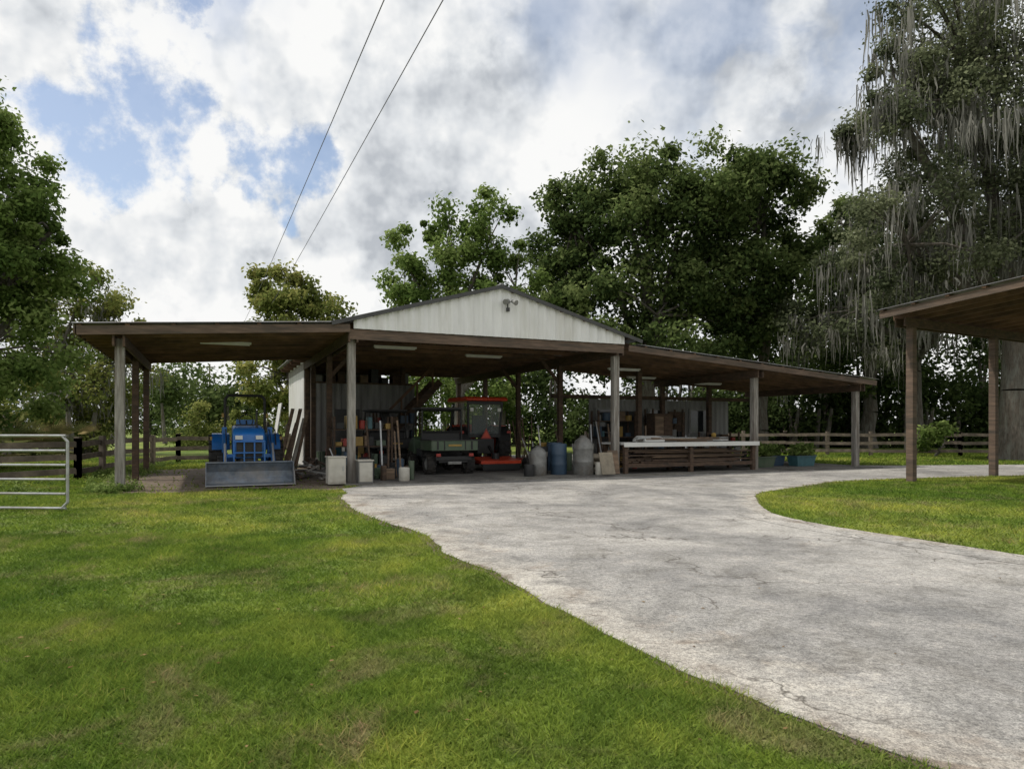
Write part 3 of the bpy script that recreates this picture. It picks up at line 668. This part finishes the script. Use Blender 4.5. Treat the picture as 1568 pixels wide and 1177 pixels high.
# ---------------------------------------------------------------- foliage
def leafquads(C,size,out=None,nb=.6,rng=NR):
    n=len(C); nrm=rng.normal(size=(n,3)); nrm/=np.linalg.norm(nrm,axis=1,keepdims=True)
    if out is not None: nrm=nrm*(1-nb)+out*nb; 
    nrm[:,2]+=.25; nrm/=np.linalg.norm(nrm,axis=1,keepdims=True)+1e-6
    t=rng.normal(size=(n,3)); a=np.cross(nrm,t); a/=np.linalg.norm(a,axis=1,keepdims=True)+1e-6; b=np.cross(nrm,a)
    s=(size*rng.uniform(.6,1.3,n))[:,None]; w=s*rng.uniform(.45,.75,n)[:,None]
    return np.stack([C-a*s*.5,C+b*w*.5+nrm*s*.05,C+a*s*.5,C-b*w*.5+nrm*s*.05],1)
def foliage(clumps,per,size,rng=NR,flat=.75):
    Cs=[];O=[];Tn=[]
    for (c,r) in clumps:
        n=int(per*rng.uniform(.6,1.3)); d=rng.normal(size=(n,3)); d/=np.linalg.norm(d,axis=1,keepdims=True)
        rr=r*(rng.random(n)**.45)*(1+.25*rng.normal(size=n).clip(-1,1.6)); p=np.array(c)+d*rr[:,None]*np.array([1,1,flat])
        Cs.append(p);O.append(d); t0=rng.uniform(.15,.75); Tn.append((t0+rng.normal(size=n)*.17+d[:,2]*.14).clip(0,1))
    C=np.concatenate(Cs);O=np.concatenate(O);Tn=np.concatenate(Tn); return leafquads(C,size,O,.45,rng),Tn
def tree(name,base,tr,tt,ells,per,size,mat,csc=.24,moss=0,mossl=(1,3),limbs=.4,seed=1,bright=0):
    rg=np.random.default_rng(seed); T=empty(name,(base[0],base[1],0)); m=MB()
    fork=Vector((rg.uniform(-.3,.3),rg.uniform(-.3,.3),tt)); pts=[Vector((0,0,-.1))]
    for i in range(1,5): pts.append(fork*(i/4)+Vector((rg.uniform(-.12,.12),rg.uniform(-.12,.12),0)))
    rs=[tr*1.35,tr,tr*.9,tr*.82,tr*.75]
    for i in range(4): m.cyl(pts[i],pts[i+1],rs[i],rs[i+1],'bark',12,False)
    clumps=[]
    for (ex,ey,ez,rx,ry,rz,nc) in ells:
        e=Vector((ex,ey,ez)); st=pts[3].lerp(pts[4],rg.uniform(0,1)); mid=st.lerp(e,.5)+Vector((rg.uniform(-.5,.5),rg.uniform(-.5,.5),.12*(e-st).length))
        m.cyl(st,mid,tr*.5,tr*.36,'bark',8,False); m.cyl(mid,e,tr*.36,tr*.2,'bark',8,False)
        for k in range(nc):
            d=rg.normal(size=3); d/=np.linalg.norm(d); q=rg.random()**.36
            c=np.array([ex,ey,ez])+d*np.array([rx,ry,rz])*q; r=(rx+ry+rz)/3*csc*rg.uniform(.65,1.5)
            clumps.append((c,r))
            if rg.random()<limbs:
                cv=Vector(c); md=e.lerp(cv,.5)+Vector((0,0,.25)); m.cyl(e,md,tr*.15,tr*.09,'bark',5,False); m.cyl(md,cv,tr*.09,tr*.03,'bark',5,False)
    m.obj('trunk',T,0,True)
    V,t=foliage(clumps,per,size,rg); npmesh('foliage',V,4,mat,(t+bright).clip(0,1),T)
    if moss:
        Q=[];tn=[]
        for k in range(moss):
            c,r=clumps[rg.integers(len(clumps))]; p0=np.array(c)+rg.normal(size=3)*r*.6; p0[2]-=r*.3
            L0=mossl[0]+(mossl[1]-mossl[0])*rg.random()**2; n=rg.integers(8,20); tb=rg.uniform(.15,.8)
            for j in range(n):
                p=p0+rg.normal(size=3)*np.array([.25,.25,.15]); L=L0*rg.uniform(.3,1); w=rg.uniform(.015,.05); ang=rg.uniform(0,math.pi); d=np.array([math.cos(ang),math.sin(ang),0])
                ws=[w*.7,w,w*.6,.005]; pp=[p]
                for q in range(3): pp.append(pp[-1]+np.array([rg.normal()*.05,rg.normal()*.05,-L/3]))
                for q in range(3): Q.append([pp[q]-d*ws[q],pp[q]+d*ws[q],pp[q+1]+d*ws[q+1],pp[q+1]-d*ws[q+1]]); tn.append(min(1,max(0,tb+rg.normal()*.12)))
        npmesh('moss',np.array(Q),4,'moss',np.array(tn),T)
    return T
tree('oak_tree',(8.5,42),.55,5,[(0,0,13,6,5,5.5,46),(-4.7,0,13.6,3.0,3.5,3.6,28),(-5.8,0,8.8,3.1,3.5,3.6,28),(2.5,0,15.6,3.8,4,3.4,28),(-1.8,0,15.5,3.2,3.3,2.7,22),(5,1,11,4.2,4,5,28),(0,-2,8,6,4,3.5,34)],330,.30,'oak',.27,seed=3)
tree('oak_tree',(15.8,44),.5,5,[(0,0,14,4.0,4.5,4.6,36),(.6,0,16.5,2.9,3,2.3,18),(2.0,0,10,3.8,4,4.5,28),(-2.5,0,9,4,4,4,26)],330,.30,'oak',.28,seed=4)
tree('oak_tree',(24.5,47),.5,5,[(0,0,13,4,4,4,30),(-1.5,0,15.3,2.5,3,2,14),(0,0,8,4.6,4,4,34),(3.5,0,11,4,4,4,26)],300,.32,'oak',.28,seed=41,bright=-.08)
tree('maple_tree',(-3.0,38),.3,4,[(-2.7,0,10.3,1.5,2,2.7,20),(-.3,0,11.3,1.5,2,3.0,22),(1.8,0,12.0,1.4,1.8,3.0,20),(-.5,0,8,3.4,3,2.4,30),(3.2,0,9.2,1.9,2,2.4,18),(-1.6,0,12.6,.6,.7,1.0,4),(4.2,0,7,1.6,2,2.5,14)],210,.25,'lightleaf',.30,limbs=.5,seed=5)
tree('elm_tree',(-14.6,45),.3,4,[(0,0,9.1,3.2,3,2.7,34),(-1.3,0,10.6,1.7,1.6,1.4,12),(1.2,0,7,2.7,2.5,2.5,24),(-.8,0,5,2.8,2.5,2.4,22),(.5,0,3,2.5,2.2,2,14)],280,.28,'yleaf',.3,seed=6,bright=.05)
tree('oak_tree',(-17.2,21.5),.35,3.5,[(-.1,0,10.6,2.2,2.5,1.9,38),(1.3,0,8.3,1.6,2,1.6,26),(1.3,0,5.9,1.8,2.5,1.6,28),(.5,0,3.8,2.5,3,2.1,34),(-2.6,0,7,3,3,4.5,34),(-.6,0,1.7,3.2,3,1.5,26),(2.7,0,7.6,.7,.8,.5,5)],380,.17,'lightleaf',.30,limbs=.5,seed=8,bright=-.05)
tree('mossy_tree',(-22.3,35),.3,3,[(0,0,7.6,2.5,2.6,2.2,26),(-1.5,0,5.5,3,2.6,2.6,26),(1.4,0,4,2.5,2.4,2.2,26),(2.4,0,6.3,1.5,1.6,1.4,12)],200,.2,'yleaf',.28,moss=110,mossl=(.4,1.6),limbs=.6,seed=9)
tree('mossy_oak_tree',(21.5,29.5),.62,6,[(-1.9,0,17.2,4.4,5,4.5,50),(-5.3,-1,14.4,2.2,3,3.0,24),(3,-2,19,6,5,6,50),(-4.4,0,9.3,2.8,3.4,3.2,34),(1.5,-1,10.5,4.5,4,4,40),(5,0,12,5,5,6,32)],420,.17,'mossoak',.24,moss=520,mossl=(.5,3.0),limbs=.7,seed=10,bright=.04)
tree('mossy_oak_tree',(22.5,38),.45,6,[(0,0,12,5,4,5,32),(-3,0,8,4,4,3.5,28),(4,0,10,4.5,4,5,28)],280,.24,'mossoak',.27,moss=200,mossl=(.6,2.6),limbs=.5,seed=12,bright=-.15)
tree('oak_tree',(26,33),.4,6,[(0,2,11,4,4,4,20),(1,2,15,5,4,4,20)],220,.24,'oak',.26,moss=80,seed=14)
def forest(name,segs,mat,size,per,seed,bright=0,zp=.75):
    rg=np.random.default_rng(seed); cl=[]; m=MB(); T=empty(name)
    for (x0,y0,x1,y1,h0,h1,dep,n) in segs:
        for i in range(n):
            t=rg.random(); x=x0+(x1-x0)*t; y=y0+(y1-y0)*t+rg.uniform(0,dep); hh=(h0+(h1-h0)*t)*(1+.18*math.sin(t*23+x0)+rg.uniform(-.1,.1)); z=hh*rg.random()**zp
            cl.append((np.array([x,y,max(.3,z)]),rg.uniform(.9,1.9)*size/.3*.8))
        for i in range(n//14):
            t=rg.random(); x=x0+(x1-x0)*t; y=y0+(y1-y0)*t+rg.uniform(-1,dep*.5); m.cyl((x,y,0),(x+rg.uniform(-.5,.5),y,h0*.6),.2,.1,'bark',6,False)
    V,t=foliage(cl,per,size,rg,.85); npmesh('foliage',V,4,mat,(t+bright).clip(0,1),T); m.obj('trunks',T)
forest('background_forest',[(-6,54,24,54,9,10,8,270),(20,50,60,46,11,13,9,420)],'far',.42,90,20,-.15)
forest('understory',[(2,50,18,48,3.4,3.6,5,150),(16,49,46,44,4.6,5.0,5,380)],'far',.32,110,25,-.18,1.0)
forest('treeline',[(-16,47,1,51,4.5,7,5,170)],'lightleaf',.3,130,21,0,.9)
forest('distant_trees',[(-75,75,-42,95,7.5,9.5,10,260),(-100,170,-20,190,6,7.5,20,160),(-32,60,-25.5,66,6,5.5,5,60)],'far',.5,90,22,.15)
forest('shrubs',[(-34,27,-20,33,3.6,2.6,3,150),(-21,42,-16,46,3,2,3,30)],'yleaf',.2,190,23,-.1,1.0)
tree('shrub',(20.5,33.2),.06,.5,[(0,0,1.2,1.1,.8,.8,10)],90,.2,'lightleaf',.35,seed=31)
cl=[]
for i in range(230):
    t=R.random(); q=R.random()
    if q<.4: p=(-12.5+R.gauss(0,1.2),14.5+R.gauss(0,1.3))
    elif q<.7: p=(-11.9-1.2*t+R.gauss(0,.3),18.4+8*t)
    elif q<.85: p=(-8.75+R.gauss(0,.25),15+R.gauss(0,.25))
    else: p=(-9.6-2.3*t+R.gauss(0,.3),15.5+6.5*t)
    cl.append((np.array([p[0],p[1],.07]),R.uniform(.10,.24)))
V,t=foliage(cl,60,.06,NR,.8); V[:,:,2]=np.abs(V[:,:,2]); npmesh('weeds',V,4,'lightleaf',t)
T=empty('palmetto',(-17.2,24.5,0)); Q=[];tn=[]
for i in range(60):
    az=NR.uniform(0,6.283); el=NR.uniform(.1,1.3); d=np.array([math.cos(az)*math.cos(el),math.sin(az)*math.cos(el),math.sin(el)]); c=np.array([NR.normal()*.5,NR.normal()*.5,.3])+d*NR.uniform(.7,1.5); tc=NR.random()
    side=np.cross(d,[0,0,1]); side/=np.linalg.norm(side)
    for k in range(14):
        a=(k-6.5)*.17; e=d*math.cos(a)+side*math.sin(a); e[2]-=.25; w=np.cross(e,np.cross(d,side))*.03; Q.append([c-w*.3,c+e*.35+w,c+e*.75,c+e*.35-w]); tn.append(tc)
npmesh('fronds',np.array(Q),4,'palm',np.array(tn),T)
# ---------------------------------------------------------------- grass
def blades():
    Vs=[];Ts=[]
    def reg(x0,x1,y0,y1,dens,h,w,wedge=True):
        n=int((x1-x0)*(y1-y0)*dens); P=np.column_stack([NR.uniform(x0,x1,n),NR.uniform(y0,y1,n)])
        if wedge: P=P[(np.abs(P[:,0])<P[:,1]*.82+1.0)]
        P=P[~inpoly(P,drive)]; P=P[~(inpoly(P,dp)&(NR.random(len(P))<.95))]; P=P[~(inpoly(P,dp2)&(NR.random(len(P))<.7))]
        u=(P[:,0]+4.05)*cu+(P[:,1]-17.2)*su; v=-(P[:,0]+4.05)*su+(P[:,1]-17.2)*cu
        P=P[~((u>-.4)&(u<18.4)&(v>-.9)&(v<14.5))]; n=len(P)
        pat=np.sin(P[:,0]*1.7+1.3*np.sin(P[:,1]*1.1))*np.sin(P[:,1]*1.9+np.sin(P[:,0]*2.3)); hh=h*NR.uniform(.5,1.35,n)*(1+.3*pat); ww=w*NR.uniform(.6,1.4,n)
        az=NR.uniform(0,6.283,n); d=np.column_stack([np.cos(az),np.sin(az),0*az]); ln=NR.uniform(0,6.283,n); le=hh*NR.uniform(.4,1.9,n)
        b=np.column_stack([P,np.zeros(n)]); tip=b+np.column_stack([np.cos(ln)*le,np.sin(ln)*le,hh])
        Vs.append(np.stack([b-d*ww[:,None]/2,b+d*ww[:,None]/2,tip],1)); Ts.append(np.clip(NR.random(n)*.8+.12*pat+.1,0,1))
    reg(-4.5,3,1.8,5.2,8000,.034,.0075); reg(-7.5,2,5.2,9,2800,.038,.011); reg(-13,-1,9,17,800,.045,.02)
    reg(3.8,19,5,20,700,.045,.02); reg(-28,-5,15,32,170,.07,.05); reg(4,34,24,38,120,.08,.06)
    V=np.concatenate(Vs); t=np.concatenate(Ts); npmesh('lawn_grass',V,3,'blade',t)
blades()
n=900; P=np.column_stack([NR.uniform(-8,9,n),NR.uniform(2.6,16,n),np.full(n,.03)]); inn=inpoly(P,drive); P[inn,2]=.017; P=P[~inn|(NR.random(n)<.25)]
V=leafquads(P,np.full(len(P),.032),np.tile([0,0,1.],(len(P),1)),.9); npmesh('fallen_leaves',V,4,'dry',NR.random(len(P)))
# ---------------------------------------------------------------- world
w=bpy.data.worlds.new('World'); sc.world=w; w.use_nodes=True; nt=w.node_tree; nt.nodes.clear()
sd=Vector((-.50,-.03,.0)).normalized(); el=rad(58); sun_dir=Vector((sd.x*math.cos(el),sd.y*math.cos(el),math.sin(el)))
sky=nt.nodes.new('ShaderNodeTexSky'); sky.sky_type='NISHITA'; sky.sun_disc=False; sky.sun_elevation=el; sky.sun_rotation=math.atan2(sd.x,sd.y)%(2*math.pi)
bg=nt.nodes.new('ShaderNodeBackground'); bg.inputs['Strength'].default_value=.15; nt.links.new(sky.outputs[0],bg.inputs['Color'])
tc=nt.nodes.new('ShaderNodeTexCoord'); gen=tc.outputs['Generated']
def vm(op,a,b=None):
    n=nt.nodes.new('ShaderNodeVectorMath'); n.operation=op
    for s,v in zip(n.inputs,(a,b)):
        if v is None: continue
        if isinstance(v,(tuple,list)): s.default_value=v
        else: nt.links.new(v,s)
    return n
def mt(op,a,b=0,c=None,clamp=False):
    n=nt.nodes.new('ShaderNodeMath'); n.operation=op; n.use_clamp=clamp
    for s,v in zip(n.inputs,(a,b,c)):
        if v is None: continue
        if isinstance(v,(int,float)): s.default_value=v
        else: nt.links.new(v,s)
    return n.outputs[0]
def mr(v,a,b,c=0,d=1):
    n=nt.nodes.new('ShaderNodeMapRange'); n.interpolation_type='SMOOTHSTEP'; nt.links.new(v,n.inputs[0])
    for i,x in enumerate((a,b,c,d)): n.inputs[i+1].default_value=x
    return n.outputs[0]
wn=nt.nodes.new('ShaderNodeTexNoise'); wn.inputs['Scale'].default_value=6; wn.inputs['Detail'].default_value=4; wn.inputs['Roughness'].default_value=.55; nt.links.new(gen,wn.inputs['Vector'])
wo=vm('SUBTRACT',wn.outputs['Color'],(.5,.5,.5)).outputs[0]
ws=vm('SCALE',wo); ws.inputs['Scale'].default_value=.24; dw=vm('ADD',gen,ws.outputs[0]).outputs[0]
def blob(az,up,r,soft=.9,vec=None):
    d=Vector((az,1,up)).normalized(); n=vm('DISTANCE',vec or dw,tuple(d)); return mr(n.outputs['Value'],r*(1+soft*.5),r*(1-soft*.5))
def mx(l):
    o=l[0]
    for k in l[1:]: o=mt('MAXIMUM',o,k)
    return o
# gaps in the cloud deck, wide soft envelopes broken up by fractal noise
holes=mx([blob(-.54,.50,.075,1.7),blob(-.49,.60,.055,1.7),blob(-.41,.44,.055,1.6),blob(-.35,.41,.06,1.6),blob(-.29,.385,.05,1.6),blob(-.63,.41,.065,1.7),blob(-.30,.335,.03,1.5),blob(1.6,.6,.3),blob(-1.8,.8,.3)])
veil=mx([blob(.32,.60,.13,1.8),blob(.48,.56,.15,1.8),blob(.08,.62,.08,1.7),blob(-.42,.64,.07,1.6)])
f1=noise(nt,9,7,.62,gen)                       # cumulus density
f1b=noise(nt,9,4,.6,vm('ADD',gen,(-.012,0,.03)).outputs[0])  # density a little toward the light
fw=noise(nt,5,5,.6,dw)
hv=mt('ADD',mt('MULTIPLY',holes,.62),mt('MULTIPLY',mt('SUBTRACT',.5,f1),2.4))
blue=mr(hv,.34,.72,0,.80)
blue=mt('MAXIMUM',blue,mt('MULTIPLY',veil,mr(fw,.40,.62,.02,.52)))
relief=mt('MULTIPLY',mt('SUBTRACT',f1,f1b),3.4)
f2=noise(nt,3.2,4,.5,dw)
br=mt('ADD',mr(f2,.36,.60,.25,.95),relief)
gb=mx([blob(-.14,.43,.13,1.9),blob(-.10,.54,.10,1.8),blob(-.50,.29,.07,1.8),blob(-.34,.28,.07,1.8),blob(-.16,.26,.07,1.9),blob(.05,.60,.09,1.8),blob(-.64,.57,.05,1.6)])
br=mt('ADD',br,mt('MULTIPLY',mr(hv,-.2,.35),.35)); br=mt('SUBTRACT',mt('ADD',br,.05),mt('MULTIPLY',gb,.55),clamp=True)
cr=nt.nodes.new('ShaderNodeValToRGB'); cr.color_ramp.elements[0].color=(.50,.53,.57,1); cr.color_ramp.elements[1].color=(.96,.96,.95,1)
e=cr.color_ramp.elements.new(.5); e.color=(.75,.775,.80,1); nt.links.new(br,cr.inputs[0])
bg2=nt.nodes.new('ShaderNodeBackground'); bg2.inputs['Strength'].default_value=1.0; nt.links.new(cr.outputs[0],bg2.inputs['Color'])
ms=nt.nodes.new('ShaderNodeMixShader'); nt.links.new(blue,ms.inputs[0]); nt.links.new(bg2.outputs[0],ms.inputs[1]); nt.links.new(bg.outputs[0],ms.inputs[2])
out=nt.nodes.new('ShaderNodeOutputWorld'); nt.links.new(ms.outputs[0],out.inputs['Surface'])
L=bpy.data.lights.new('sun','SUN'); L.energy=3.3; L.angle=rad(2.0); L.color=(1,.95,.87); lo=bpy.data.objects.new('sun',L); sc.collection.objects.link(lo)
lo.rotation_euler=(-sun_dir).to_track_quat('-Z','Y').to_euler(); lo.location=(0,0,50)
# ---------------------------------------------------------------- camera
cd=bpy.data.cameras.new('camera'); cd.lens=24; cd.sensor_width=36; cd.shift_y=.0424; cd.clip_end=3000; cd.clip_start=.05
co=bpy.data.objects.new('camera',cd); co.location=(0,0,1.4); co.rotation_euler=(rad(90),0,0); sc.collection.objects.link(co); sc.camera=co
sc.view_settings.view_transform='Standard'; sc.view_settings.look='None'; sc.view_settings.exposure=0
